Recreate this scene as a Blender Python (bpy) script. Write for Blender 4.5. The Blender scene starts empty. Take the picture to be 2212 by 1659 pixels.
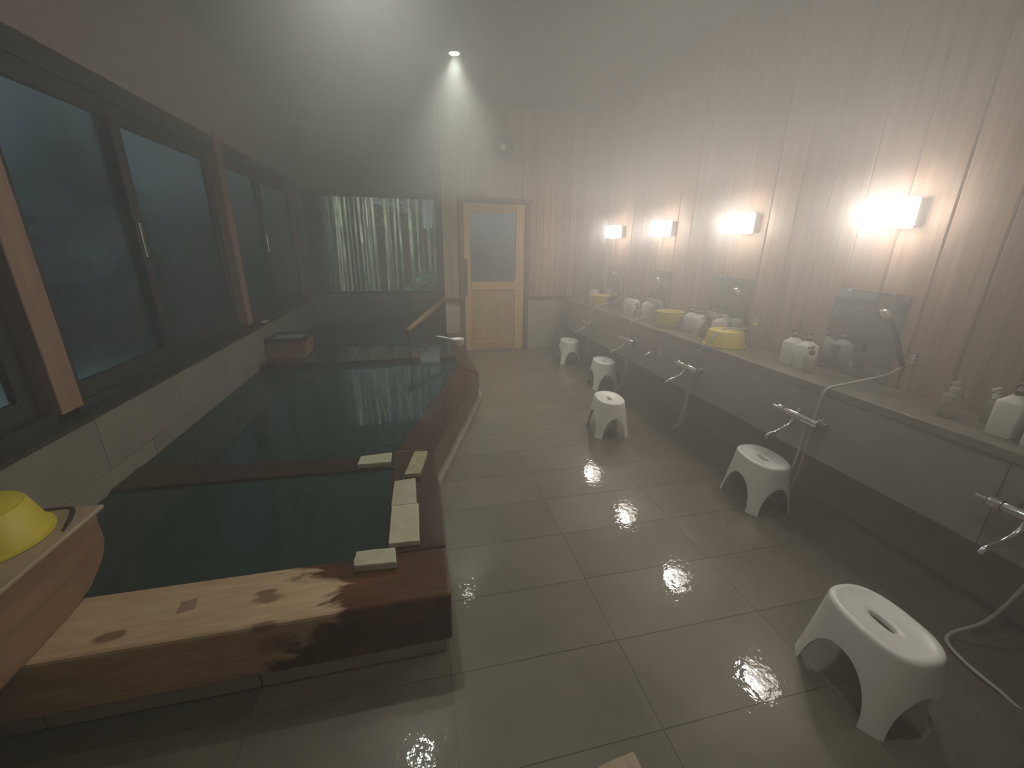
import bpy, bmesh, math, random
from mathutils import Vector, Matrix, noise

random.seed(7)
S = bpy.context.scene
COL = S.collection
PI = math.pi

# ------------------------------------------------------------------ camera
cam_d = bpy.data.cameras.new('camera')
cam = bpy.data.objects.new('camera', cam_d)
COL.objects.link(cam)
cam_d.sensor_width = 36.0
cam_d.sensor_fit = 'HORIZONTAL'
cam_d.lens = 893.0 / 2212.0 * 36.0
cam_d.clip_start = 0.02
cr = Vector((0.975, -0.224, 0.013)).normalized()
cf = Vector((0.216, 0.924, -0.315)).normalized()
cr = (cr - cf * cr.dot(cf)).normalized()
cu = cr.cross(cf)
cam.matrix_world = Matrix(((cr.x, cu.x, -cf.x, 0.0), (cr.y, cu.y, -cf.y, 0.0), (cr.z, cu.z, -cf.z, 1.5), (0, 0, 0, 1)))
S.camera = cam

# ------------------------------------------------------------------ world: dusk sky
W = bpy.data.worlds.new('dusk_sky')
S.world = W
W.use_nodes = True
bg = W.node_tree.nodes['Background']
bg.inputs['Color'].default_value = (0.56, 0.76, 0.92, 1)
bg.inputs['Strength'].default_value = 0.22

# eaves light outside above the far window, shining on the bamboo
gl = bpy.data.lights.new('garden_light', 'SPOT')
gl.energy = 150
gl.color = (0.9, 1.0, 0.92)
gl.spot_size = math.radians(160)
gl.spot_blend = 0.6
gl.shadow_soft_size = 0.08
glo = bpy.data.objects.new('garden_light', gl)
COL.objects.link(glo)
glo.location = (-0.6, 7.74, 2.75)
glo.rotation_euler = (Vector((0.0, 1.0, -0.8))).to_track_quat('-Z', 'Y').to_euler()

# ------------------------------------------------------------------ view and sampling limits
S.view_settings.view_transform = 'Standard'
S.view_settings.look = 'None'
S.view_settings.gamma = 1.0
S.view_settings.use_curve_mapping = False
S.view_settings.exposure = 0.42
LAMP = 80.0          # radiance of the wall lamps' front
LAMP_SIDE = 14.0     # radiance of their sides
DOWN = 150.0         # watts of each ceiling downlight
STEAM = 0.085        # steam density per metre
STEAM_MID = 0.05     # extra density above waist height
STEAM_TOP = 0.15     # extra density of the warm layer under the ceiling
cy = S.cycles
cy.use_denoising = True
cy.use_light_tree = False
cy.max_bounces = 5
cy.diffuse_bounces = 2
cy.glossy_bounces = 3
cy.use_adaptive_sampling = True
cy.adaptive_threshold = 0.03
cy.adaptive_min_samples = 12
cy.transmission_bounces = 5
cy.transparent_max_bounces = 8
cy.volume_bounces = 2
cy.caustics_reflective = False
cy.caustics_refractive = False
cy.sample_clamp_indirect = 4.0
cy.sample_clamp_direct = 0.0

# ================================================================== helpers
def mesh_obj(name, bm, mat, parent=None, smooth=False, world=False, shell=False):
    me = bpy.data.meshes.new(name)
    if shell:
        bm.normal_update()
        flip = [f for f in bm.faces if f.normal.dot(Vector((f.calc_center_median().x, f.calc_center_median().y, 0.0001))) < 0]
        bmesh.ops.reverse_faces(bm, faces=flip)
    else:
        bmesh.ops.recalc_face_normals(bm, faces=bm.faces)
    bm.to_mesh(me)
    bm.free()
    if smooth:
        for p in me.polygons:
            p.use_smooth = True
    me.materials.append(mat)
    o = bpy.data.objects.new(name, me)
    COL.objects.link(o)
    if parent is not None:
        o.parent = parent
        if world:
            o.matrix_parent_inverse = Matrix.Translation(-parent.location)
    return o

def shared(name, me, parent=None, loc=(0, 0, 0), scale=(1, 1, 1), rz=0.0):
    o = bpy.data.objects.new(name, me)
    COL.objects.link(o)
    o.location = loc
    o.scale = scale
    o.rotation_euler = (0, 0, rz)
    if parent is not None:
        o.parent = parent
        o.matrix_parent_inverse = Matrix.Translation(-parent.location)
    return o

def tag(o, label, cat, group=None, kind=None):
    o['label'] = label
    if cat:
        o['category'] = cat
    if group:
        o['group'] = group
    if kind:
        o['kind'] = kind
    return o

def struct(o, label=None):
    o['kind'] = 'structure'
    if label:
        o['label'] = label
    return o

def thing(name, label, cat, loc=(0, 0, 0), rz=0.0, group=None):
    o = bpy.data.objects.new(name, None)
    COL.objects.link(o)
    o.empty_display_size = 0.05
    o.location = loc
    o.rotation_euler = (0, 0, rz)
    return tag(o, label, cat, group)

def dup(root, loc, rz=0.0, label=None):
    r = root.copy()
    COL.objects.link(r)
    r.location = loc
    r.rotation_euler = (0, 0, rz)
    if label:
        r['label'] = label
    for ch in list(root.children):
        c = ch.copy()
        COL.objects.link(c)
        c.parent = r
        for g in list(ch.children):
            d = g.copy()
            COL.objects.link(d)
            d.parent = c
    return r

def box(bm, lo, hi, bev=0.0, seg=1):
    x0, y0, z0 = lo
    x1, y1, z1 = hi
    v = [bm.verts.new(p) for p in ((x0, y0, z0), (x1, y0, z0), (x1, y1, z0), (x0, y1, z0), (x0, y0, z1), (x1, y0, z1), (x1, y1, z1), (x0, y1, z1))]
    fs = [bm.faces.new([v[i] for i in q]) for q in ((0, 3, 2, 1), (4, 5, 6, 7), (0, 1, 5, 4), (1, 2, 6, 5), (2, 3, 7, 6), (3, 0, 4, 7))]
    if bev > 0:
        es = list({e for f in fs for e in f.edges})
        bmesh.ops.bevel(bm, geom=es, offset=bev, segments=seg, affect='EDGES', profile=0.5)
    return bm

def boxm(lo, hi, bev=0.0, seg=1):
    return box(bmesh.new(), lo, hi, bev, seg)

def prism(bm, poly, z0, z1, bev=0.0, seg=2):
    n = len(poly)
    a = [bm.verts.new((p[0], p[1], z0)) for p in poly]
    b = [bm.verts.new((p[0], p[1], z1)) for p in poly]
    fs = [bm.faces.new(a[::-1]), bm.faces.new(b)]
    for i in range(n):
        j = (i + 1) % n
        fs.append(bm.faces.new((a[i], a[j], b[j], b[i])))
    if bev > 0:
        es = list({e for f in fs for e in f.edges})
        bmesh.ops.bevel(bm, geom=es, offset=bev, segments=seg, affect='EDGES', profile=0.5)
    return bm

def lathe(bm, prof, n=32, origin=(0, 0, 0), axis='Z', sx=1.0, sy=1.0):
    ox, oy, oz = origin
    rings = []
    for r, z in prof:
        if r < 1e-6:
            p = (0, 0, z)
            rings.append([p])
        else:
            rings.append([(r * sx * math.cos(2 * PI * k / n), r * sy * math.sin(2 * PI * k / n), z) for k in range(n)])
    def place(p):
        x, y, z = p
        if axis == 'Y':
            x, y, z = x, z, y
        elif axis == 'X':
            x, y, z = z, x, y
        return bm.verts.new((ox + x, oy + y, oz + z))
    vr = [[place(p) for p in r] for r in rings]
    for a, b in zip(vr, vr[1:]):
        if len(a) == 1 and len(b) == 1:
            continue
        for k in range(n):
            j = (k + 1) % n
            if len(a) == 1:
                bm.faces.new((a[0], b[k], b[j]))
            elif len(b) == 1:
                bm.faces.new((a[k], a[j], b[0]))
            else:
                bm.faces.new((a[k], a[j], b[j], b[k]))
    return bm

def spline(pts, sub=8):
    P = [Vector(p) for p in pts]
    if len(P) < 3:
        return P
    out = []
    for i in range(len(P) - 1):
        p0 = P[max(i - 1, 0)]
        p1 = P[i]
        p2 = P[i + 1]
        p3 = P[min(i + 2, len(P) - 1)]
        for s in range(sub):
            t = s / sub
            out.append(0.5 * ((2 * p1) + (p2 - p0) * t + (2 * p0 - 5 * p1 + 4 * p2 - p3) * t * t + (-p0 + 3 * p1 - 3 * p2 + p3) * t ** 3))
    out.append(P[-1])
    return out

def tube(bm, pts, rad, n=10):
    P = [Vector(p) for p in pts]
    R = rad if isinstance(rad, (list, tuple)) else [rad] * len(P)
    T = [(P[min(i + 1, len(P) - 1)] - P[max(i - 1, 0)]).normalized() for i in range(len(P))]
    up = Vector((0, 0, 1)) if abs(T[0].z) < 0.9 else Vector((1, 0, 0))
    rings = []
    for i, p in enumerate(P):
        u = (up - T[i] * up.dot(T[i])).normalized()
        v = T[i].cross(u)
        up = u
        rings.append([bm.verts.new(p + (u * math.cos(2 * PI * k / n) + v * math.sin(2 * PI * k / n)) * R[i]) for k in range(n)])
    for a, b in zip(rings, rings[1:]):
        for k in range(n):
            j = (k + 1) % n
            bm.faces.new((a[k], a[j], b[j], b[k]))
    bm.faces.new(rings[0][::-1])
    bm.faces.new(rings[-1])
    return bm

# ================================================================== materials
def mat(name, color=(0.5, 0.5, 0.5), rough=0.5, metal=0.0, **kw):
    m = bpy.data.materials.new(name)
    m.use_nodes = True
    b = m.node_tree.nodes['Principled BSDF']
    b.inputs['Base Color'].default_value = (*color, 1)
    b.inputs['Roughness'].default_value = rough
    b.inputs['Metallic'].default_value = metal
    for k, v in kw.items():
        b.inputs[k.replace('_', ' ')].default_value = v
    return m

class N:
    """small helper around a material's node tree"""
    def __init__(s, m):
        s.m = m
        s.t = m.node_tree
        s.b = s.t.nodes.get('Principled BSDF')
    def new(s, typ, **kw):
        n = s.t.nodes.new(typ)
        for k, v in kw.items():
            setattr(n, k, v)
        return n
    def link(s, a, b):
        s.t.links.new(a, b)
    def pos(s, scale=(1, 1, 1), obj=False, rand=False):
        if obj:
            src = s.new('ShaderNodeTexCoord').outputs['Object']
        else:
            src = s.new('ShaderNodeNewGeometry').outputs['Position']
        mp = s.new('ShaderNodeMapping')
        mp.inputs['Scale'].default_value = scale
        s.link(src, mp.inputs['Vector'])
        out = mp.outputs['Vector']
        if rand:
            oi = s.new('ShaderNodeObjectInfo')
            mul = s.new('ShaderNodeMath', operation='MULTIPLY')
            mul.inputs[1].default_value = 57.0
            s.link(oi.outputs['Random'], mul.inputs[0])
            ad = s.new('ShaderNodeVectorMath', operation='ADD')
            s.link(out, ad.inputs[0])
            s.link(mul.outputs[0], ad.inputs[1])
            out = ad.outputs[0]
        return out
    def noise(s, vec, scale=5.0, detail=3.0, rough=0.5, dist=0.0):
        n = s.new('ShaderNodeTexNoise')
        n.inputs['Scale'].default_value = scale
        n.inputs['Detail'].default_value = detail
        n.inputs['Roughness'].default_value = rough
        n.inputs['Distortion'].default_value = dist
        s.link(vec, n.inputs['Vector'])
        return n.outputs['Fac']
    def ramp(s, fac, stops):
        r = s.new('ShaderNodeValToRGB')
        e = r.color_ramp.elements
        while len(e) < len(stops):
            e.new(0.5)
        for i, (p, c) in enumerate(stops):
            e[i].position = p
            e[i].color = (*c, 1) if len(c) == 3 else c
        s.link(fac, r.inputs['Fac'])
        return r.outputs['Color']
    def mix(s, fac, a, b, mode='MIX'):
        n = s.new('ShaderNodeMix', data_type='RGBA', blend_type=mode)
        for sock, v in ((n.inputs['Factor'], fac), (n.inputs['A'], a), (n.inputs['B'], b)):
            pass
        ins = [i for i in n.inputs if i.enabled]
        for sock, v in zip(ins, (fac, a, b)):
            if isinstance(v, (int, float)):
                sock.default_value = v
            elif isinstance(v, tuple):
                sock.default_value = (*v, 1) if len(v) == 3 else v
            else:
                s.link(v, sock)
        return [o for o in n.outputs if o.enabled][0]
    def math(s, op, a, b=0.0):
        n = s.new('ShaderNodeMath', operation=op)
        for sock, v in zip(n.inputs, (a, b)):
            if isinstance(v, (int, float)):
                sock.default_value = v
            else:
                s.link(v, sock)
        return n.outputs[0]
    def bump(s, height, strength=0.3, dist=0.01, to='Normal'):
        n = s.new('ShaderNodeBump')
        n.inputs['Strength'].default_value = strength
        n.inputs['Distance'].default_value = dist
        s.link(height, n.inputs['Height'])
        s.link(n.outputs['Normal'], s.b.inputs[to])
        return n
    def color(s, c):
        s.link(c, s.b.inputs['Base Color'])

def wood(name, c_dark, c_light, scale, rough=0.5, rand=True, bump=0.15, fine=1.0):
    """straight-grained wood; scale squeezes the noise along the grain"""
    m = mat(name, c_light, rough)
    n = N(m)
    v = n.pos(scale, rand=rand)
    f1 = n.noise(v, 1.0 * fine, 4.0, 0.6, 0.6)
    f2 = n.noise(v, 4.0 * fine, 3.0, 0.6)
    f = n.math('ADD', n.math('MULTIPLY', f1, 0.65), n.math('MULTIPLY', f2, 0.35))
    c = n.ramp(f, [(0.32, c_dark), (0.66, c_light)])
    if rand:
        oi = n.new('ShaderNodeObjectInfo')
        k = n.math('ADD', n.math('MULTIPLY', oi.outputs['Random'], 0.34), 0.80)
        hs = n.new('ShaderNodeHueSaturation')
        n.link(k, hs.inputs['Value'])
        n.link(c, hs.inputs['Color'])
        c = hs.outputs['Color']
    n.color(c)
    n.bump(f, bump, 0.004)
    return m

def stone(name, c1, c2, scale=6.0, rough=0.45, bump=0.1, rand=True, **kw):
    m = mat(name, c1, rough, **kw)
    n = N(m)
    v = n.pos((1, 1, 1), rand=rand)
    f = n.noise(v, scale, 5.0, 0.6)
    c = n.ramp(f, [(0.3, c1), (0.7, c2)])
    if rand:
        oi = n.new('ShaderNodeObjectInfo')
        hs = n.new('ShaderNodeHueSaturation')
        n.link(n.math('ADD', n.math('MULTIPLY', oi.outputs['Random'], 0.16), 0.92), hs.inputs['Value'])
        n.link(c, hs.inputs['Color'])
        c = hs.outputs['Color']
    n.color(c)
    n.bump(n.noise(v, scale * 6, 4.0, 0.6), bump, 0.003)
    return m

M_board = wood('board_wood', (0.30, 0.20, 0.145), (0.54, 0.40, 0.30), (26, 26, 0.9), 0.55)
M_rboard = wood('wide_board_wood', (0.275, 0.178, 0.125), (0.43, 0.30, 0.222), (22, 22, 0.7), 0.55)
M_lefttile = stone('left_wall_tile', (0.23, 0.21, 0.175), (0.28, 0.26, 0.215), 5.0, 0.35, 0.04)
M_sill = mat('dark_sill_wood', (0.05, 0.038, 0.030), 0.4)
M_backwall = stone('back_wall_plaster', (0.66, 0.58, 0.50), (0.72, 0.64, 0.56), 3.0, 0.9, 0.05, rand=False)
M_post = wood('post_wood', (0.30, 0.17, 0.11), (0.46, 0.28, 0.19), (30, 30, 1.2), 0.55)
M_door = wood('door_wood', (0.44, 0.28, 0.13), (0.62, 0.43, 0.22), (18, 18, 1.0), 0.45)
M_trim = wood('trim_wood', (0.11, 0.065, 0.042), (0.19, 0.115, 0.075), (10, 10, 10), 0.5, rand=False)
M_frame = mat('window_frame_dark', (0.035, 0.028, 0.026), 0.45)
M_boxwood = wood('spout_box_wood', (0.20, 0.105, 0.055), (0.34, 0.20, 0.12), (14, 1.5, 14), 0.5, rand=False)
M_boxtop = wood('pale_lid_wood', (0.36, 0.26, 0.17), (0.52, 0.40, 0.28), (14, 1.5, 14), 0.5, rand=False)
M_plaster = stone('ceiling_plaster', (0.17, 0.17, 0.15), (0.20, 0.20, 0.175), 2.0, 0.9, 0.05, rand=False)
M_pink = stone('upper_wall_plaster', (0.40, 0.33, 0.30), (0.46, 0.38, 0.34), 3.0, 0.9, 0.05, rand=False)
M_alcove = stone('alcove_plaster', (0.28, 0.25, 0.18), (0.33, 0.30, 0.22), 3.0, 0.9, 0.05, rand=False)
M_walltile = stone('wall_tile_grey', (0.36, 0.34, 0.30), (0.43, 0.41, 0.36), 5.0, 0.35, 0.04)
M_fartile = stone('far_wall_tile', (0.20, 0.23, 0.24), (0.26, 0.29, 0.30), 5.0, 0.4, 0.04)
M_panel = stone('counter_panel_stone', (0.25, 0.23, 0.21), (0.31, 0.285, 0.255), 7.0, 0.35, 0.04)
M_ledge = stone('ledge_stone', (0.18, 0.165, 0.135), (0.25, 0.23, 0.19), 9.0, 0.16, 0.06, rand=False)
M_grout = mat('grout', (0.11, 0.096, 0.076), 0.5)
M_floorgrout = mat('floor_joint', (0.10, 0.088, 0.068), 0.35)
M_stool = mat('white_plastic', (0.86, 0.85, 0.82), 0.32)
M_jug = mat('white_bottle_plastic', (0.80, 0.79, 0.74), 0.35)
M_pump = mat('dark_pump_plastic', (0.10, 0.06, 0.04), 0.4)
M_pumpw = mat('pale_pump_plastic', (0.62, 0.60, 0.55), 0.35)
M_amber = mat('amber_bottle_plastic', (0.17, 0.08, 0.03), 0.25)
M_yellow = mat('yellow_plastic', (0.74, 0.60, 0.05), 0.38, Subsurface_Weight=0.0)
M_chrome = mat('chrome', (0.82, 0.83, 0.84), 0.10, 1.0)
M_dark = mat('dark_fitting', (0.05, 0.045, 0.04), 0.35)
M_hose = mat('pale_hose', (0.46, 0.44, 0.40), 0.35)
M_mirror = mat('mirror_glass', (0.42, 0.47, 0.45), 0.06, 1.0)
M_fan = mat('fan_plastic', (0.30, 0.27, 0.22), 0.5)
M_fandark = mat('fan_dark', (0.09, 0.08, 0.065), 0.6)
M_bamboo = mat('bamboo_green', (0.20, 0.26, 0.14), 0.32)
M_leaf = mat('leaf_green', (0.06, 0.16, 0.06), 0.5)
M_soil = stone('garden_soil', (0.03, 0.035, 0.025), (0.05, 0.055, 0.04), 3.0, 0.9, 0.3, rand=False)
M_clear = mat('clear_bottle', (0.86, 0.84, 0.66), 0.08, Transmission_Weight=0.75, IOR=1.3)
M_rubber = mat('cord_black', (0.02, 0.018, 0.016), 0.5)

n = N(M_bamboo)
v = n.pos((2, 2, 0.8), rand=True)
n.color(n.ramp(n.noise(v, 3.0, 3.0), [(0.35, (0.09, 0.12, 0.08)), (0.7, (0.46, 0.46, 0.34))]))

M_pane = mat('frosted_glass', (0.38, 0.46, 0.44), 0.42, Transmission_Weight=1.0, IOR=1.12)
M_clearpane = mat('clear_glass', (0.96, 0.98, 0.98), 0.0, Transmission_Weight=1.0, IOR=1.02)
M_doorpane = mat('door_frosted_glass', (0.72, 0.78, 0.78), 0.30, Transmission_Weight=0.85, IOR=1.4)

M_lamp = bpy.data.materials.new('lamp_glow')
M_lamp.use_nodes = True
t = M_lamp.node_tree
t.nodes.clear()
em = t.nodes.new('ShaderNodeEmission')
em.inputs['Color'].default_value = (1.0, 0.92, 0.82, 1)
em.inputs['Strength'].default_value = LAMP
t.links.new(em.outputs[0], t.nodes.new('ShaderNodeOutputMaterial').inputs['Surface'])
M_lampside = bpy.data.materials.new('lamp_side_glow')
M_lampside.use_nodes = True
t = M_lampside.node_tree
t.nodes.clear()
em = t.nodes.new('ShaderNodeEmission')
em.inputs['Color'].default_value = (1.0, 0.92, 0.82, 1)
em.inputs['Strength'].default_value = LAMP_SIDE
t.links.new(em.outputs[0], t.nodes.new('ShaderNodeOutputMaterial').inputs['Surface'])
M_disc = bpy.data.materials.new('downlight_glow')
M_disc.use_nodes = True
t = M_disc.node_tree
t.nodes.clear()
em = t.nodes.new('ShaderNodeEmission')
em.inputs['Color'].default_value = (1.0, 0.98, 0.9, 1)
em.inputs['Strength'].default_value = 40.0
M_disc.cycles.emission_sampling = 'NONE'
t.links.new(em.outputs[0], t.nodes.new('ShaderNodeOutputMaterial').inputs['Surface'])

# wet stone floor: rough stone under a thin rippling film of water
M_floor = mat('wet_floor_stone', (0.2, 0.18, 0.15), 0.42)
n = N(M_floor)
v = n.pos((1, 1, 1))
f = n.noise(v, 4.0, 6.0, 0.6)
c = n.ramp(f, [(0.3, (0.125, 0.105, 0.078)), (0.7, (0.180, 0.153, 0.117))])
oi = n.new('ShaderNodeObjectInfo')
hs = n.new('ShaderNodeHueSaturation')
n.link(n.math('ADD', n.math('MULTIPLY', oi.outputs['Random'], 0.18), 0.91), hs.inputs['Value'])
n.link(c, hs.inputs['Color'])
n.color(hs.outputs['Color'])
n.bump(n.noise(v, 60.0, 3.0), 0.12, 0.003)
n.b.inputs['Coat Weight'].default_value = 1.0
n.b.inputs['Coat Roughness'].default_value = 0.035
n.b.inputs['Coat IOR'].default_value = 1.38
film = n.math('ADD', n.math('MULTIPLY', n.noise(v, 34.0, 2.0, 0.5), 0.55), n.noise(v, 7.0, 1.0))
n.bump(film, 0.20, 0.006, 'Coat Normal')

# pool water
M_water = mat('pool_water', (0.014, 0.040, 0.037), 0.015, IOR=1.33, Specular_IOR_Level=0.5)
n = N(M_water)
v = n.pos((1, 1, 1))
f = n.math('ADD', n.noise(v, 5.0, 2.0, 0.5), n.math('MULTIPLY', n.noise(v, 22.0, 2.0), 0.18))
n.bump(f, 0.12, 0.012)
M_fall = mat('falling_water', (0.8, 0.9, 0.92), 0.05, Transmission_Weight=0.9, IOR=1.2)
n = N(M_fall)
n.bump(n.noise(n.pos((20, 20, 3)), 2.0, 2.0), 0.8, 0.02)

# bath curb timber: pale and dry toward the left end, soaked and dark toward the right and back
M_curb = mat('curb_timber', (0.5, 0.32, 0.17), 0.45)
n = N(M_curb)
g = n.new('ShaderNodeNewGeometry')
sep = n.new('ShaderNodeSeparateXYZ')
n.link(g.outputs['Position'], sep.inputs[0])
v = n.pos((2.2, 16, 16))
grain = n.math('ADD', n.math('MULTIPLY', n.noise(v, 1.0, 4.0, 0.6, 0.8), 0.6), n.math('MULTIPLY', n.noise(v, 4.0, 3.0), 0.4))
dry = n.ramp(grain, [(0.28, (0.40, 0.23, 0.115)), (0.60, (0.62, 0.43, 0.26)), (0.8, (0.66, 0.48, 0.31))])
wet = n.ramp(grain, [(0.30, (0.040, 0.011, 0.003)), (0.55, (0.105, 0.031, 0.008)), (0.78, (0.24, 0.085, 0.022))])
# knots
knot = None
for kx, ky, kz, kr in ((-0.60, 1.36, 0.29, 0.022), (-0.575, 1.33, 0.29, 0.030), (-0.555, 1.21, 0.285, 0.026), (-0.52, 1.19, 0.20, 0.050), (-1.02, 1.27, 0.29, 0.028)):
    d = n.new('ShaderNodeVectorMath', operation='SUBTRACT')
    n.link(g.outputs['Position'], d.inputs[0])
    d.inputs[1].default_value = (kx, ky, kz)
    s2 = n.new('ShaderNodeVectorMath', operation='MULTIPLY')
    s2.inputs[1].default_value = (0.55, 1.25, 1.0)
    n.link(d.outputs[0], s2.inputs[0])
    ln = n.new('ShaderNodeVectorMath', operation='LENGTH')
    n.link(s2.outputs[0], ln.inputs[0])
    mm = n.new('ShaderNodeMapRange')
    mm.inputs['From Min'].default_value = kr * 0.6
    mm.inputs['From Max'].default_value = kr * 1.1
    mm.inputs['To Min'].default_value = 1.0
    mm.inputs['To Max'].default_value = 0.0
    wob = n.math('ADD', ln.outputs['Value'], n.math('MULTIPLY', n.math('SUBTRACT', n.noise(n.pos(), 25.0, 2.0), 0.5), 0.03))
    n.link(wob, mm.inputs['Value'])
    knot = mm.outputs[0] if knot is None else n.math('MAXIMUM', knot, mm.outputs[0])
dry = n.mix(n.math('MULTIPLY', knot, 0.75), dry, (0.16, 0.06, 0.025))
# soaked area with a ragged edge
edge = n.noise(n.pos((1.0, 3.0, 2.0)), 4.0, 4.0, 0.65, 0.8)
wx = n.math('ADD', sep.outputs['X'], n.math('MULTIPLY', n.math('SUBTRACT', edge, 0.5), 0.55))
wy = n.math('MULTIPLY', n.math('SUBTRACT', sep.outputs['Y'], 1.34), 1.6)
wz = n.math('MULTIPLY', n.math('SUBTRACT', 0.29, sep.outputs['Z']), 0.9)
ws = n.math('ADD', n.math('ADD', wx, n.math('MAXIMUM', wy, 0.0)), wz)
mr = n.new('ShaderNodeMapRange')
mr.inputs['From Min'].default_value = -0.38
mr.inputs['From Max'].default_value = -0.32
n.link(ws, mr.inputs['Value'])
md_ = n.new('ShaderNodeMapRange')
md_.inputs['From Min'].default_value = -0.15
md_.inputs['From Max'].default_value = 0.35
md_.inputs['To Max'].default_value = 0.8
n.link(ws, md_.inputs['Value'])
wet = n.mix(md_.outputs[0], wet, (0.030, 0.012, 0.006))
n.color(n.mix(mr.outputs[0], dry, wet))
n.link(n.math('SUBTRACT', 0.5, n.math('MULTIPLY', mr.outputs[0], 0.32)), n.b.inputs['Roughness'])
n.bump(grain, 0.12, 0.004)
n.link(n.math('MULTIPLY', mr.outputs[0], 0.15), n.b.inputs['Coat Weight'])
n.b.inputs['Coat Roughness'].default_value = 0.08

M_divider = mat('soaked_timber', (0.04, 0.015, 0.007), 0.22)
n = N(M_divider)
gr = n.noise(n.pos((2, 14, 14)), 2.0, 4.0, 0.6)
n.color(n.ramp(gr, [(0.3, (0.016, 0.006, 0.003)), (0.7, (0.055, 0.022, 0.010))]))

M_slab = stone('pale_stone_slab', (0.40, 0.375, 0.25), (0.55, 0.52, 0.37), 14.0, 0.5, 0.25)
M_slabdark = stone('stained_stone_slab', (0.30, 0.25, 0.13), (0.52, 0.46, 0.29), 22.0, 0.5, 0.25)

# ================================================================== room shell
CEIL = 3.22
XR = 2.55            # right wall face
XL = -1.62           # lower left wall face
XU = -1.70           # upper left wall face
YE = 6.05            # end wall with the door
YF = 7.50            # far wall of the alcove
YB = -0.9            # wall behind
ZS = 0.66            # left sill

# floor: bed and separate stone tiles with recessed joints
floor = mesh_obj('floor', boxm((-1.9, YB, -0.10), (2.9, 7.7, -0.0009)), M_floorgrout)
struct(floor, 'wet brown stone tile floor of the bathing room')
tw, tl, gap = 0.665, 0.3325, 0.003
tile_me = bpy.data.meshes.new('tile')
bmt = boxm((-tw / 2 + gap / 2, -tl / 2 + gap / 2, -0.0009), (tw / 2 - gap / 2, tl / 2 - gap / 2, 0.0), 0.0003)
bmt.to_mesh(tile_me)
bmt.free()
tile_me.materials.append(M_floor)
for i in range(7):
    x = -1.615 + tw * i
    for j in range(24):
        y = 1.125 + tl * (j - 7 + 0.5)
        if y > 6.25 or (y > 1.2 and x < -0.3) or (y > 2.9 and x < 0.0) or x > 2.7:
            continue
        shared('tile', tile_me, floor, (x + 0.0, y, 0.0))

# ceiling
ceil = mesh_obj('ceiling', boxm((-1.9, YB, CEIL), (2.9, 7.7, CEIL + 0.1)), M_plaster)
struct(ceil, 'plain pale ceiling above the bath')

# right wall with vertical boards
wr = mesh_obj('wall_right', boxm((XR + 0.014, YB, 0.0), (XR + 0.16, YE + 0.1, CEIL)), M_trim)
struct(wr, 'wood boarded wall behind the washing counter')
bw = 0.225
bme = bpy.data.meshes.new('board')
b = boxm((0.0, -bw / 2 + 0.002, 0.0), (0.0145, bw / 2 - 0.002, 1.0), 0.0)
bmesh.ops.bevel(b, geom=[e for e in b.edges if abs(e.verts[0].co.z - e.verts[1].co.z) > 0.5 and e.verts[0].co.x < 0.005], offset=0.006, segments=1, affect='EDGES')
bmesh.ops.recalc_face_normals(b, faces=b.faces)
b.to_mesh(bme)
b.free()
bme.materials.append(M_rboard)
k = 0
y = 1.62 - bw / 2 - bw * 12
while y < YE + 0.05:
    if y > YB and y + bw / 2 < YE + 0.14:
        shared('board', bme, wr, (XR, y, 0.785), (1, 1, CEIL - 0.785 - 0.002))
    y += bw

# end wall around the door, boards above, tiles below
we = mesh_obj('wall_end', boxm((0.42, YE + 0.012, 0.0), (0.64, YE + 0.14, CEIL)), M_trim)
bm = bmesh.new()
bm.from_mesh(we.data)
box(bm, (0.64, YE + 0.012, 2.10), (1.64, YE + 0.14, CEIL))
box(bm, (1.64, YE + 0.012, 0.0), (XR + 0.02, YE + 0.14, CEIL))
bm.to_mesh(we.data)
bm.free()
struct(we, 'end wall with vertical wood boards over grey tile')
ew = 0.1014
eme = bpy.data.meshes.new('board')
b = boxm((-ew / 2 + 0.0012, 0.0, 0.0), (ew / 2 - 0.0012, 0.0125, 1.0), 0.0)
bmesh.ops.bevel(b, geom=[e for e in b.edges if abs(e.verts[0].co.z - e.verts[1].co.z) > 0.5 and e.verts[0].co.y < 0.005], offset=0.006, segments=1, affect='EDGES')
bmesh.ops.recalc_face_normals(b, faces=b.faces)
b.to_mesh(eme)
b.free()
eme.materials.append(M_board)
for i in range(21):
    x = 0.42 + ew * (i + 0.5)
    z0 = 0.80 if (x < 0.64 or x > 1.62) else 2.115
    shared('board', eme, we, (x, YE, z0), (1, 1, CEIL - z0 - 0.002))
for x0, x1 in ((0.42, 0.635), (1.645, 2.095), (2.1, 2.55)):
    for z0, z1 in ((0.0, 0.378), (0.381, 0.755)):
        mesh_obj('tile', boxm((x0, YE, z0), (x1 - 0.003, YE + 0.013, z1), 0.0015), M_walltile, we)

# side wall of the alcove
ws_ = mesh_obj('wall_alcove_side', boxm((0.42, YE + 0.14, 0.0), (0.56, YF, CEIL)), M_alcove)
struct(ws_, 'side wall of the bath alcove')

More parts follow.
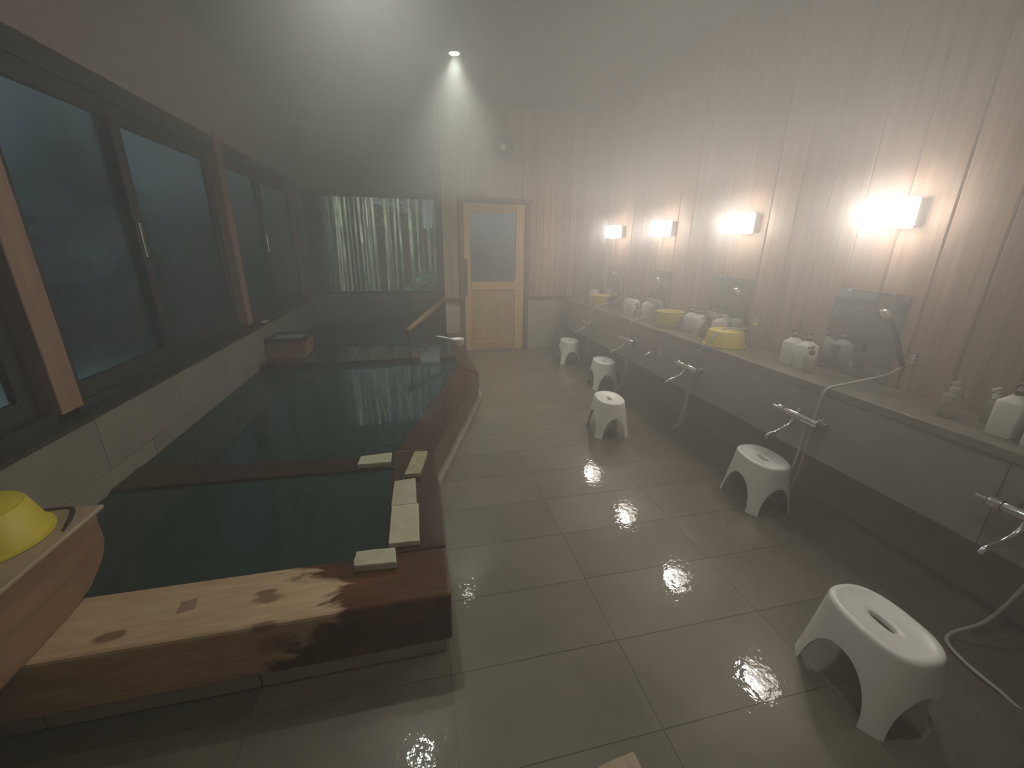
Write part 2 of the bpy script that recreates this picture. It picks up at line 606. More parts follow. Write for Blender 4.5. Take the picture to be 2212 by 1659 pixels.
# far wall of the alcove with its window opening
wf = mesh_obj('wall_far', boxm((-1.9, YF + 0.01, 0.0), (0.56, YF + 0.16, 0.72)), M_alcove)
bm = bmesh.new()
bm.from_mesh(wf.data)
box(bm, (-1.9, YF + 0.01, 2.28), (0.56, YF + 0.16, CEIL))
box(bm, (-1.9, YF + 0.01, 0.72), (-1.60, YF + 0.16, 2.28))
box(bm, (0.47, YF + 0.01, 0.72), (0.56, YF + 0.16, 2.28))
bm.to_mesh(wf.data)
bm.free()
struct(wf, 'far alcove wall below and around the garden window')
x = -1.62
for i in range(4):
    x1 = min(x + 0.6, 0.42)
    for z0, z1 in ((0.0, 0.355), (0.358, 0.715)):
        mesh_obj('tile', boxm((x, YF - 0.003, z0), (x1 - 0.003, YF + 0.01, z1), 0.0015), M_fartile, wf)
    x += 0.6
wft = mesh_obj('plaster_band', boxm((-1.70, YF - 0.002, 2.30), (0.42, YF + 0.012, CEIL)), M_alcove, wf)

# left wall: tiles under the sill, plaster over the windows
wl = mesh_obj('wall_left', boxm((XL - 0.30, YB, 0.0), (XL - 0.013, YF + 0.1, ZS - 0.015)), M_grout)
bm = bmesh.new()
bm.from_mesh(wl.data)
bm.to_mesh(wl.data)
bm.free()
struct(wl, 'left wall of large grey tiles below the windows')
for row, (z0, z1, off) in enumerate(((0.352, ZS - 0.015, 2.355), (0.04, 0.349, 2.74))):
    y = off - 0.77 * 5
    while y < YF:
        ya, yb = max(y, YB), min(y + 0.767, YF)
        if yb - ya > 0.05:
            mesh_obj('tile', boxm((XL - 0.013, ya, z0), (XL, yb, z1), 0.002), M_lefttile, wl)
        y += 0.77
wlu = mesh_obj('wall_left_upper', box(boxm((XU - 0.2, YB, 2.41), (XU, YF + 0.1, CEIL)), (XU - 0.2, YB, ZS + 0.001), (XU, -0.172, 2.409)), M_pink)
struct(wlu, 'pinkish plaster wall above the left windows')

# wall behind the camera closes the room
wb = mesh_obj('wall_back', boxm((-1.9, YB - 0.1, 0.0), (2.9, YB, CEIL)), M_backwall)
struct(wb, 'plain plaster wall at the near end of the room')

# sill and trims
sill = mesh_obj('trim_1', boxm((-1.86, YB, ZS - 0.016), (XL + 0.004, YF, ZS), 0.002), M_sill)
struct(sill, 'dark sill running under the left windows')
tr2 = mesh_obj('trim_2', boxm((1.645, YE - 0.03, 0.757), (XR, YE + 0.012, 0.799), 0.004), M_trim)
struct(tr2, 'dark wood rail on the end wall right of the door')
tr3 = mesh_obj('trim_3', boxm((0.36, YE - 0.045, 0.757), (0.665, YE + 0.012, 0.799), 0.004), M_trim)
struct(tr3, 'dark wood rail on the end wall left of the door')
tr4 = mesh_obj('trim_4', boxm((0.415, YE - 0.006, 0.80), (0.428, YE + 0.02, CEIL), 0.003), M_post)
struct(tr4, 'wood corner bead where the end wall meets the alcove')

# ---------------------------------------------------------------- left windows
posts = ((2.28, 2.42, M_post), (4.73, 4.87, M_post), (7.34, 7.49, M_post), (-0.17, -0.03, M_post))
for i, (y0, y1, m) in enumerate(posts):
    p = mesh_obj('trim_%d' % (5 + i), boxm((XU - 0.10, y0, ZS + 0.04), (XU + 0.012, y1, 2.45), 0.004), m)
    struct(p, 'square wooden post between the left windows')
bays = ((-0.03, 2.28), (2.42, 4.73), (4.87, 7.34))
for i, (y0, y1) in enumerate(bays):
    wroot = thing('window_%d' % (i + 1), ('pair of frosted sliding windows in a dark frame, bay nearest the wooden spout box with the yellow basin', 'pair of frosted sliding windows in a dark frame, middle bay of the left wall', 'pair of frosted sliding windows in a dark frame, bay next to the garden window')[i], None, (XU - 0.06, (y0 + y1) / 2, ZS))
    wroot['kind'] = 'structure'
    bm = bmesh.new()
    X0, X1 = XU - 0.12, XU - 0.012
    box(bm, (X0, y0, ZS), (X1, y1, ZS + 0.05), 0.003)
    box(bm, (X0, y0, 2.30), (X1, y1, 2.43), 0.003)
    mesh_obj('frame', bm, M_frame, wroot, world=True)
    ym = (y0 + y1) / 2 - 0.22
    for s, (a, c, xo) in enumerate(((y0, ym + 0.05, 0.0), (ym - 0.05, y1, -0.045))):
        sash = bmesh.new()
        xa, xb = X1 - 0.05 + xo, X1 - 0.012 + xo
        for lo, hi in (((xa, a, ZS + 0.05), (xb, a + 0.07, 2.30)), ((xa, c - 0.09, ZS + 0.05), (xb, c, 2.30)), ((xa, a + 0.07, ZS + 0.05), (xb, c - 0.09, ZS + 0.14)), ((xa, a + 0.07, 2.20), (xb, c - 0.09, 2.30))):
            box(sash, lo, hi, 0.003)
        so = mesh_obj('sash', sash, M_frame, wroot, world=True)
        pane = mesh_obj('pane', boxm((xa + 0.014, a + 0.06, ZS + 0.13), (xa + 0.019, c - 0.08, 2.21)), M_pane, so)
        if s == 0:
            hb = bmesh.new()
            box(hb, (xb - 0.002, c - 0.065, 1.40), (xb + 0.008, c - 0.035, 1.62), 0.004)
            mesh_obj('latch', hb, M_chrome, so)

# ---------------------------------------------------------------- far window
w4 = thing('window_4', 'wide clear window in the alcove looking out on bamboo', None, (-0.5, YF, 0.72))
w4['kind'] = 'structure'
bm = bmesh.new()
for lo, hi in (((-1.62, YF - 0.02, 0.715), (0.47, YF + 0.09, 0.755)), ((-1.62, YF - 0.02, 2.22), (0.47, YF + 0.09, 2.30)), ((-1.62, YF - 0.02, 0.755), (-1.37, YF + 0.09, 2.22)), ((0.40, YF - 0.02, 0.755), (0.50, YF + 0.09, 2.22))):
    box(bm, lo, hi, 0.004)
mesh_obj('frame', bm, M_frame, w4, world=True)
mesh_obj('pane', boxm((-1.38, YF + 0.04, 0.75), (0.41, YF + 0.046, 2.225)), M_clearpane, w4, world=True)

# ---------------------------------------------------------------- door in the end wall
d1 = thing('door_1', 'honey coloured wooden door with a frosted upper pane', None, (1.13, YE, 0.0))
d1['kind'] = 'structure'
bm = bmesh.new()
box(bm, (0.635, YE - 0.02, 0.0), (0.70, YE + 0.13, 2.07), 0.004)
box(bm, (1.575, YE - 0.02, 0.0), (1.645, YE + 0.13, 2.07), 0.004)
mesh_obj('jamb', bm, M_trim, d1, world=True)
mesh_obj('lintel', boxm((0.61, YE - 0.05, 2.065), (1.665, YE + 0.13, 2.115), 0.006), M_trim, d1, world=True)
dy0, dy1 = YE - 0.004, YE + 0.036
for nm, lo, hi in (('stile', (0.70, dy0, 0.01), (0.79, dy1, 2.06)), ('stile', (1.44, dy0, 0.01), (1.575, dy1, 2.06)), ('rail', (0.79, dy0, 1.935), (1.44, dy1, 2.06)), ('rail', (0.79, dy0, 0.90), (1.44, dy1, 1.015)), ('rail', (0.79, dy0, 0.01), (1.44, dy1, 0.14))):
    mesh_obj(nm, boxm(lo, hi, 0.005), M_door, d1, world=True)
mesh_obj('lower_panel', boxm((0.78, dy0 + 0.014, 0.13), (1.45, dy1 - 0.012, 0.91)), M_door, d1, world=True)
mesh_obj('pane', boxm((0.78, dy0 + 0.016, 1.005), (1.45, dy0 + 0.022, 1.945)), M_doorpane, d1, world=True)
mesh_obj('pull_handle', boxm((0.695, dy0 - 0.028, 0.83), (0.745, dy0 + 0.002, 1.33), 0.006), M_trim, d1, world=True)

# ================================================================== bath
ZC = 0.29      # curb top
bath = thing('bath_tub', 'large sunken bath with a thick timber rim on tiled base', 'bath', (-0.8, 3.4, 0.0))
fx0 = XL + 0.002
outer = [(0.066, 1.21), (0.066, 2.39), (0.577, 3.92), (0.60, YE)]
inner = [(-0.175, 1.475), (-0.185, 2.37), (0.085, 3.20), (0.40, 4.25), (0.42, YE)]
def beam(poly, m=M_curb, z0=0.07, z1=ZC, nm='rim_beam', bev=0.012):
    return mesh_obj(nm, prism(bmesh.new(), poly, z0, z1, bev), m, bath, world=True)
beam([(fx0, 1.21), (0.066, 1.21), (0.066, 1.475), (fx0, 1.475)])
beam([(-0.175, 1.477), (0.066, 1.477), (0.066, 2.385), (-0.185, 2.37)])
beam([(-0.185, 2.373), (0.066, 2.389), (0.577, 3.92), (0.40, 4.22), (0.085, 3.20)])
beam([(0.402, 4.222), (0.577, 3.924), (0.60, YE - 0.01), (0.42, YE - 0.01)])
# low tiled base under the beams
def base_tile(poly, z1=0.07):
    return mesh_obj('base_tile', prism(bmesh.new(), poly, 0.0, z1, 0.003, 1), M_walltile, bath, world=True)
xs = [fx0, -1.24, -0.61, 0.052]
for a, c in zip(xs, xs[1:]):
    base_tile([(a, 1.225), (c - 0.006, 1.225), (c - 0.006, 1.46), (a, 1.46)])
base_tile([(-0.17, 1.47), (0.052, 1.47), (0.052, 2.40), (-0.17, 2.38)])
def lerp2(a, c, s):
    return (a[0] + (c[0] - a[0]) * s, a[1] + (c[1] - a[1]) * s)
oA, oB = (0.085, 2.40), (0.615, 3.99)
iA, iB = (-0.12, 2.40), (0.40, 4.10)
for q in range(3):
    base_tile([lerp2(iA, iB, q / 3), lerp2(oA, oB, q / 3), lerp2(oA, oB, (q + 1) / 3 - 0.004), lerp2(iA, iB, (q + 1) / 3 - 0.004)], 0.05)
base_tile([(0.43, 4.12), (0.615, 4.0), (0.635, YE - 0.01), (0.43, YE - 0.01)], 0.05)
# square wooden plug in the front beam
mesh_obj('plug', prism(bmesh.new(), [(-0.862, 1.325), (-0.812, 1.335), (-0.820, 1.385), (-0.870, 1.375)], ZC - 0.01, ZC + 0.0015, 0.0), M_post, bath, world=True)
# partitions between the pools
dv1 = mesh_obj('partition', prism(bmesh.new(), [(fx0, 2.30), (-0.17, 2.255), (-0.17, 2.39), (fx0, 2.55)], 0.0, 0.262, 0.008), M_divider, bath, world=True)
dv2 = mesh_obj('partition', prism(bmesh.new(), [(fx0, 4.62), (0.41, 4.62), (0.41, 4.86), (fx0, 4.86)], 0.0, 0.30, 0.008), M_divider, bath, world=True)

def water(poly, z, name, label):
    bm = bmesh.new()
    prism(bm, poly, z - 0.03, z)
    o = mesh_obj(name, bm, M_water)
    tag(o, label, 'water', kind='stuff')
    return o
water([(fx0, 1.45), (-0.16, 1.45), (-0.16, 2.28), (fx0, 2.34)], 0.245, 'pool_water', 'still dark green water in the small pool behind the front timber beam')
water([(fx0, 2.50), (-0.17, 2.36), (0.07, 3.22), (0.42, 4.26), (0.42, 4.66), (fx0, 4.66)], 0.250, 'pool_water', 'dark teal water in the middle pool reflecting the window')
water([(fx0, 4.82), (0.43, 4.82), (0.43, YF), (fx0, YF)], 0.275, 'pool_water', 'bluish water of the far pool under the garden window')

# water spilling over the partition
bm = bmesh.new()
prof = [(4.88, 0.312), (4.80, 0.320), (4.70, 0.318), (4.62, 0.310), (4.585, 0.285), (4.57, 0.245)]
cols = 12
grid = []
for q, (yy, zz) in enumerate(prof):
    grid.append([bm.verts.new((0.02 + 0.22 * c / cols + 0.004 * math.sin(c * 1.7 + q), yy + 0.006 * math.sin(c * 2.3), zz + 0.004 * math.sin(c * 1.9 + q * 0.7))) for c in range(cols + 1)])
for a, c in zip(grid, grid[1:]):
    for q in range(cols):
        bm.faces.new((a[q], a[q + 1], c[q + 1], c[q]))
bmesh.ops.solidify(bm, geom=bm.faces[:], thickness=0.006)
o = mesh_obj('water_overflow', bm, M_fall, smooth=True)
tag(o, 'clear sheet of water spilling over the partition beside the handrail', 'water', kind='stuff')

# handrail from the partition to the end wall
hr = thing('handrail', 'sloping wooden handrail on a dark post beside the bath', 'handrail', (-0.09, 4.74, 0.30))
bm = bmesh.new()
tube(bm, [(-0.09, 4.74, 0.30), (-0.09, 4.74, 0.60)], 0.016, 10)
mesh_obj('post', bm, M_dark, hr, world=True)
bm = bmesh.new()
tube(bm, [(-0.11, 4.68, 0.595), (0.40, YE - 0.02, 0.775)], 0.033, 12)
mesh_obj('rail', bm, M_trim, hr, smooth=True, world=True)

# ---------------------------------------------------------------- stone slabs on the rim
slabs = [
    ('pale stone slab lying on the partition between the pools', [(-0.385, 2.27), (-0.195, 2.265), (-0.195, 2.385), (-0.375, 2.37)], 0.262, 0.030, M_slab),
    ('narrow stained stone slab with a brown patch on the bath rim', [(-0.115, 2.06), (-0.03, 2.055), (0.02, 2.315), (-0.06, 2.32)], ZC, 0.028, M_slabdark),
    ('square pale stone slab behind the larger slab on the bath rim', [(-0.172, 1.785), (-0.052, 1.785), (-0.055, 2.02), (-0.165, 2.01)], ZC, 0.022, M_slab),
    ('largest pale stone slab on the bath rim, touching the square one', [(-0.170, 1.505), (-0.042, 1.500), (-0.042, 1.775), (-0.168, 1.778)], ZC, 0.026, M_slab),
    ('chipped pale stone slab lying on the front timber beam', [(-0.292, 1.395), (-0.132, 1.383), (-0.140, 1.470), (-0.225, 1.475), (-0.297, 1.478), (-0.286, 1.455), (-0.298, 1.430)], ZC, 0.032, M_slab),
]
for lab, poly, z, h, m in slabs:
    tag(mesh_obj('stone_slab', prism(bmesh.new(), poly, z, z + h, 0.004, 2), m), lab, 'stone slab', 'stone slabs on the bath rim')

# ---------------------------------------------------------------- wooden spout box at the near left
nb = thing('spout_box', 'large wooden spout box with a pale lid and yellow basin on it', 'box', (-1.41, 1.0, ZC))
prof = [(0.0, ZC + 0.001), (1.40, ZC + 0.001), (1.50, ZC + 0.02), (1.585, ZC + 0.075), (1.62, 0.42), (1.62, 0.535), (0.0, 0.535)]
def side_prof(x0, x1, prof):
    bm = bmesh.new()
    a = [bm.verts.new((x0, p[0], p[1])) for p in prof]
    c = [bm.verts.new((x1, p[0], p[1])) for p in prof]
    bm.faces.new(a)
    bm.faces.new(c[::-1])
    for i in range(len(prof)):
        j = (i + 1) % len(prof)
        bm.faces.new((a[j], a[i], c[i], c[j]))
    bmesh.ops.bevel(bm, geom=bm.edges[:], offset=0.004, segments=1, affect='EDGES')
    return bm
mesh_obj('side_board', side_prof(-1.235, -1.205, prof), M_boxwood, nb, world=True)
mesh_obj('side_board', side_prof(XL + 0.001, XL + 0.03, prof), M_boxwood, nb, world=True)
mesh_obj('end_board', boxm((XL + 0.03, 1.575, ZC + 0.06), (-1.235, 1.60, 0.535), 0.003), M_boxwood, nb, world=True)
mesh_obj('lid', boxm((XL + 0.001, 0.0, 0.536), (-1.200, 1.66, 0.552), 0.004), M_boxtop, nb, world=True)

bm = bmesh.new()
tube(bm, spline([(-1.225, 1.50, 0.556), (-1.25, 1.58, 0.557), (-1.29, 1.645, 0.557), (-1.37, 1.652, 0.557), (-1.50, 1.652, 0.557)], 6), 0.004, 6)
tube(bm, spline([(-1.235, 1.53, 0.558), (-1.255, 1.585, 0.558), (-1.285, 1.64, 0.558)], 6), 0.006, 6)
tag(mesh_obj('dark_cord', bm, M_rubber, smooth=True), 'thin dark cord lying on the lid of the big spout box', 'cord')

# ---------------------------------------------------------------- wooden spout box at the far left
fb = thing('spout_box', 'small rounded wooden spout box with a dark framed top by the left wall', 'box', (-1.4, 4.9, 0.22))
bm = bmesh.new()
pr = [(XL + 0.002, 0.25), (-1.57, 0.215), (-1.36, 0.21), (-1.27, 0.235), (-1.225, 0.31), (-1.215, 0.48), (XL + 0.002, 0.48)]
a = [bm.verts.new((p[0], 4.87, p[1])) for p in pr]
c = [bm.verts.new((p[0], 5.28, p[1])) for p in pr]
bm.faces.new(a)
bm.faces.new(c[::-1])
for i in range(len(pr)):
    j = (i + 1) % len(pr)
    bm.faces.new((a[j], a[i], c[i], c[j]))
bmesh.ops.bevel(bm, geom=bm.edges[:], offset=0.008, segments=2, affect='EDGES')
mesh_obj('body', bm, M_boxwood, fb, world=True)
bm = bmesh.new()
for lo, hi in (((XL + 0.002, 4.85, 0.48), (-1.20, 4.895, 0.515)), ((XL + 0.002, 5.26, 0.48), (-1.20, 5.30, 0.515)), ((XL + 0.002, 4.895, 0.48), (XL + 0.045, 5.26, 0.515)), ((-1.245, 4.895, 0.48), (-1.20, 5.26, 0.515))):
    box(bm, lo, hi, 0.004)
mesh_obj('top_frame', bm, M_frame, fb, world=True)
mesh_obj('water_surface', boxm((XL + 0.045, 4.895, 0.482), (-1.245, 5.26, 0.492)), mat('spout_water', (0.40, 0.42, 0.42), 0.12), fb, world=True)

# small white dish on the left sill
bm = bmesh.new()
lathe(bm, [(0.0, 0.0), (0.030, 0.0), (0.048, 0.016), (0.044, 0.017), (0.028, 0.006), (0.0, 0.005)], 24, (0, 0, 0), 'Z', 0.6, 1.7)
sd = mesh_obj('soap_dish', bm, M_stool, smooth=True)
sd.location = (XL - 0.03, 5.10, ZS + 0.001)
tag(sd, 'small white dish lying on the dark window sill', 'dish')

# ---------------------------------------------------------------- white dipper on the rim
dp = thing('dipper', 'white plastic dipper with a thin handle on the bath rim', 'dipper', (0.50, 5.22, ZC), rz=math.radians(168))
bm = bmesh.new()
lathe(bm, [(0.0, 0.004), (0.058, 0.0), (0.066, 0.006), (0.082, 0.085), (0.085, 0.088), (0.080, 0.088), (0.064, 0.010), (0.0, 0.009)], 28)
mesh_obj('bowl', bm, M_stool, dp, smooth=True)
bm = bmesh.new()
tube(bm, spline([(0.07, 0.0, 0.075), (0.12, 0.0, 0.088), (0.20, 0.0, 0.105), (0.275, 0.0, 0.115)], 5), [0.010] * 15 + [0.007], 8)
mesh_obj('handle', bm, M_stool, dp, smooth=True)

# ================================================================== washing counter
XC = 2.20
ZL = 0.785
ct = thing('wash_counter', 'long stone washing counter along the boarded wall', 'counter', (2.37, 2.4, 0.0))
mesh_obj('ledge', boxm((XC - 0.012, YB, ZL - 0.045), (XR, YE - 0.002, ZL), 0.006, 2), M_ledge, ct, world=True)
y = YE - 0.004
pw = 1.02
while y > YB:
    ya = max(y - pw, YB)
    mesh_obj('front_panel', boxm((XC, ya + 0.003, 0.36), (XC + 0.03, y, ZL - 0.046), 0.002), M_panel, ct, world=True)
    mesh_obj('support_wall', boxm((2.44, ya, 0.0), (2.50, y, ZL - 0.046)), M_panel, ct, world=True)
    y -= pw

def basin_profile(r_top, r_bot, h, t=0.004):
    return [(0.0, 0.0), (r_bot * 0.86, 0.0), (r_bot * 0.9, 0.006), (r_bot * 0.97, 0.006), (r_bot, 0.012), (r_top - 0.004, h - 0.012), (r_top + 0.006, h - 0.010), (r_top + 0.007, h - 0.002), (r_top, h), (r_top - t - 0.002, h - 0.004), (r_bot - t, 0.016), (r_bot * 0.8, 0.012), (0.0, 0.012)]
def basin(name, loc, r_top, r_bot, h, label, inverted=False):
    bm = bmesh.new()
    lathe(bm, basin_profile(r_top, r_bot, h), 48)
    if inverted:
        bmesh.ops.rotate(bm, verts=bm.verts, cent=(0, 0, h / 2), matrix=Matrix.Rotation(PI, 3, 'X'))
    o = mesh_obj(name, bm, M_yellow, smooth=True)
    md = o.modifiers.new('edge', 'EDGE_SPLIT')
    md.split_angle = math.radians(50)
    o.location = loc
    tag(o, label, 'basin', 'yellow plastic basins')
    return o
basin('wash_basin', (-1.435, 1.47, 0.5525), 0.172, 0.135, 0.13, 'yellow plastic basin turned upside down on the big spout box', True)
basin('wash_basin', (2.39, 5.16, ZL + 0.001), 0.130, 0.105, 0.125, 'yellow basin on the counter beside the end wall, farthest from the first tap')
basin('wash_basin', (2.395, 3.57, ZL + 0.001), 0.128, 0.108, 0.145, 'yellow basin standing upright on the counter between two bottle groups')
basin('wash_basin', (2.355, 2.74, ZL + 0.001), 0.150, 0.128, 0.125, 'yellow basin upside down on the counter below the clearest mirror', True)

# ---------------------------------------------------------------- bottles
def make_jug(loc, rz, label):
    t = thing('pump_bottle', label, 'bottle', loc, rz, 'white pump bottles on the counter')
    bm = bmesh.new()
    w, d, h = 0.052, 0.042, 0.142
    lv = [(w * 0.94, d * 0.94, 0.0), (w, d, 0.008), (w, d, h), (w * 0.93, d * 0.93, h + 0.006), (w * 0.55, d * 0.6, h + 0.022), (0.017, 0.017, h + 0.030), (0.017, 0.017, h + 0.036)]
    rings = []
    for a, c, z in lv:
        r = []
        for k in range(24):
            th = 2 * PI * k / 24
            e = 0.28 if z < h + 0.01 else 0.5
            cx, sy = math.cos(th), math.sin(th)
            r.append(bm.verts.new((a * math.copysign(abs(cx) ** e, cx), c * math.copysign(abs(sy) ** e, sy), z)))
        rings.append(r)
    for a, c in zip(rings, rings[1:]):
        for k in range(24):
            bm.faces.new((a[k], a[(k + 1) % 24], c[(k + 1) % 24], c[k]))
    bm.faces.new(rings[0][::-1])
    bm.faces.new(rings[-1])
    o = mesh_obj('body', bm, M_jug, t, smooth=True)
    o.modifiers.new('edge', 'EDGE_SPLIT').split_angle = math.radians(35)
    bm = bmesh.new()
    lathe(bm, [(0.0, h + 0.034), (0.019, h + 0.034), (0.019, h + 0.050), (0.008, h + 0.053), (0.0, h + 0.053)], 18)
    pu = mesh_obj('pump', bm, M_pump, t, smooth=False)
    bm = bmesh.new()
    lathe(bm, [(0.0, h + 0.05), (0.0105, h + 0.05), (0.0105, h + 0.072), (0.0, h + 0.072)], 14)
    mesh_obj('stem', bm, M_pumpw, pu)
    bm = bmesh.new()
    lathe(bm, [(0.0, h + 0.071), (0.013, h + 0.071), (0.015, h + 0.077), (0.012, h + 0.084), (0.0, h + 0.085)], 16)
    tube(bm, [(0.0, 0, h + 0.078), (-0.030, 0, h + 0.078), (-0.042, 0, h + 0.070)], 0.006, 8)
    mesh_obj('nozzle', bm, M_pump, pu, smooth=True)
    return t
jug = make_jug((2.415, 2.19, ZL + 0.0005), 0.15, 'white square pump bottle at the far side of the pair by the clear yellowish bottle')
jugs = [
    (2.405, 2.075, 0.05, 'white square pump bottle touching the clear yellowish bottle beside the mirror'),
    (2.425, 3.285, 0.1, 'white square pump bottle next to the upright yellow basin'),
    (2.425, 3.165, 0.0, 'white square pump bottle between its white twin and the brown bottle'),
    (2.470, 2.965, 0.1, 'white square pump bottle half hidden behind the upside-down counter basin'),
    (2.415, 4.41, 0.1, 'white square pump bottle beside the small white-capped bottle in the cluster of three'),
    (2.415, 4.29, 0.0, 'white square pump bottle in the middle of the cluster of three'),
    (2.450, 4.08, 0.15, 'white square pump bottle behind the small clear bottle in the cluster of three'),
    (2.43, 5.44, 0.1, 'white square pump bottle beside the basin at the end wall'),
    (2.345, 1.065, 0.05, 'white square pump bottle beside the tall slim bottle with white pump'),
    (2.325, 0.945, 0.0, 'white square pump bottle at the end of the row past the slim bottle'),
]
for x, y, rz, lab in jugs:
    dup(jug, (x, y, ZL + 0.0005), rz, lab)

def small_bottle(loc, r, h, mbody, mcap, label, pump=True, name='bottle'):
    t = thing(name, label, 'bottle', loc)
    bm = bmesh.new()
    lathe(bm, [(0.0, 0.0), (r * 0.92, 0.0), (r, 0.006), (r, h * 0.80), (r * 0.85, h * 0.88), (r * 0.42, h * 0.95), (r * 0.40, h), (0.0, h)], 24)
    mesh_obj('body', bm, mbody, t, smooth=True)
    bm = bmesh.new()
    lathe(bm, [(0.0, h - 0.002), (r * 0.50, h - 0.002), (r * 0.50, h + 0.018), (0.0, h + 0.019)], 16)
    cp = mesh_obj('cap', bm, mcap, t)
    if pump:
        bm = bmesh.new()
        tube(bm, [(0, 0, h + 0.015), (0, 0, h + 0.042)], 0.006, 8)
        tube(bm, [(0.008, 0, h + 0.044), (-0.035, 0, h + 0.040)], 0.007, 8)
        mesh_obj('nozzle', bm, mcap, cp)
    return t
small_bottle((2.345, 1.985, ZL + 0.0005), 0.034, 0.115, M_clear, M_amber, 'clear yellowish bottle with brown pump in front of white pump bottles')
small_bottle((2.355, 1.27, ZL + 0.0005), 0.036, 0.120, M_clear, M_pumpw, 'clear yellowish bottle standing alone past the near mirror')
small_bottle((2.440, 1.175, ZL + 0.0005), 0.024, 0.115, M_clear, M_stool, 'slim clear bottle with a white pump near the row end')
small_bottle((2.40, 3.045, ZL + 0.0005), 0.030, 0.120, M_amber, M_pump, 'brown bottle between white pump bottles and the upside-down basin')
small_bottle((2.365, 4.135, ZL + 0.0005), 0.030, 0.095, M_clear, M_pump, 'small clear bottle with dark cap in the cluster of three white bottles')
small_bottle((2.470, 4.58, ZL + 0.0005), 0.022, 0.110, M_clear, M_stool, 'thin bottle with white cap beside the cluster of three white bottles')
small_bottle((2.475, 5.28, ZL + 0.0005), 0.030, 0.120, M_amber, M_pump, 'brown bottle behind the basin at the end wall')

# ---------------------------------------------------------------- mirrors
mir = [
    (1.68, 2.09, 'wall mirror with a bottle group standing at its far edge, last before the bare boards'),
    (2.76, 3.22, 'wall mirror above the upside-down yellow basin'),
    (3.84, 4.28, 'wall mirror above the upright yellow basin and three white bottles'),
    (4.86, 5.30, 'wall mirror closest to the end wall with the door'),
]
for y0, y1, lab in mir:
    t = thing('wall_mirror', lab, 'mirror', (XR - 0.004, (y0 + y1) / 2, ZL + 0.012), group='mirrors over the washing counter')
    hw = (y1 - y0) / 2
    mesh_obj('glass', boxm((-0.004, -hw, 0.0), (0.003, hw, 0.485), 0.0015), M_mirror, t)
    for s in (-1, 1):
        mesh_obj('clip', boxm((-0.010, s * hw * 0.6 - 0.012, 0.478), (0.003, s * hw * 0.6 + 0.012, 0.495), 0.002), M_chrome, t)
        mesh_obj('clip', boxm((-0.010, s * hw * 0.6 - 0.012, -0.010), (0.003, s * hw * 0.6 + 0.012, 0.008), 0.002), M_chrome, t)

# ---------------------------------------------------------------- wall lamps
lamp_lab = ['glowing white cube wall lamp closest to the end wall', 'glowing white cube wall lamp second from the end wall', 'glowing white cube wall lamp third from the end wall', 'glowing white cube wall lamp farthest from the end wall']
for i, y in enumerate((5.02, 3.975, 2.910, 1.835)):
    t = thing('wall_lamp', lamp_lab[i], 'lamp', (XR, y, 1.60), group='cube lamps along the boarded wall')
    bm = boxm((-0.170, -0.105, 0.018), (-0.060, 0.105, 0.162), 0.006, 1)
    so = mesh_obj('shade', bm, M_lamp, t)
    so.data.materials.append(M_lampside)
    for p in so.data.polygons:
        if p.normal.x > -0.9:
            p.material_index = 1
    bm = boxm((-0.060, -0.10, 0.024), (0.0, 0.10, 0.156), 0.004)
    mesh_obj('back_box', bm, M_fan, t)

# ---------------------------------------------------------------- taps, showers and hoses
def make_tap():
    t = thing('shower_tap', '', 'tap', (XC, 1.78, 0.585), 0.0, 'bar taps on the counter front')
    bm = bmesh.new()
    lathe(bm, [(0.0, -0.115), (0.019, -0.112), (0.0225, -0.10), (0.0225, 0.10), (0.019, 0.112), (0.0, 0.115)], 20, (-0.062, 0, 0), 'Y')
    mesh_obj('bar', bm, M_chrome, t, smooth=True).modifiers.new('e', 'EDGE_SPLIT')
    for s in (-1, 1):
        bm = bmesh.new()
        lathe(bm, [(0.0, -0.062), (0.013, -0.062), (0.013, -0.012), (0.028, -0.010), (0.030, 0.0), (0.0, 0.0)], 18, (0, s * 0.075, 0), 'X')
        mesh_obj('wall_joint', bm, M_chrome, t, smooth=True).modifiers.new('e', 'EDGE_SPLIT')
    bm = bmesh.new()
    lathe(bm, [(0.0, 0.112), (0.024, 0.114), (0.026, 0.125), (0.025, 0.150), (0.020, 0.156), (0.010, 0.158), (0.010, 0.195), (0.0, 0.197)], 18, (-0.062, 0, 0), 'Y')
    mesh_obj('lever', bm, M_chrome, t, smooth=True).modifiers.new('e', 'EDGE_SPLIT')
    bm = bmesh.new()
    lathe(bm, [(0.0, -0.160), (0.022, -0.158), (0.025, -0.150), (0.025, -0.118), (0.020, -0.112), (0.0, -0.112)], 18, (-0.062, 0, 0), 'Y')
    mesh_obj('dial', bm, M_dark, t, smooth=True).modifiers.new('e', 'EDGE_SPLIT')
    bm = bmesh.new()
    tube(bm, spline([(-0.062, 0.04, -0.01), (-0.085, 0.04, -0.055), (-0.14, 0.045, -0.095), (-0.205, 0.05, -0.118), (-0.222, 0.052, -0.140)], 6), 0.0105, 10)
    mesh_obj('spout', bm, M_chrome, t, smooth=True)
    return t
stations = [4.92, 3.86, 2.83, 1.78, 0.78]
tap_lab = ['chrome bar tap under the counter edge by the end wall', 'chrome bar tap below the upright yellow basin', 'chrome bar tap below the upside-down yellow basin', 'chrome bar tap behind the stool pushed up to the counter', 'chrome bar tap below the slim white-pump bottle at the row end']
tap = make_tap()
tap['label'] = tap_lab[3]
for i in (0, 1, 2, 4):
    dup(tap, (XC, stations[i], 0.585), 0.0, tap_lab[i])

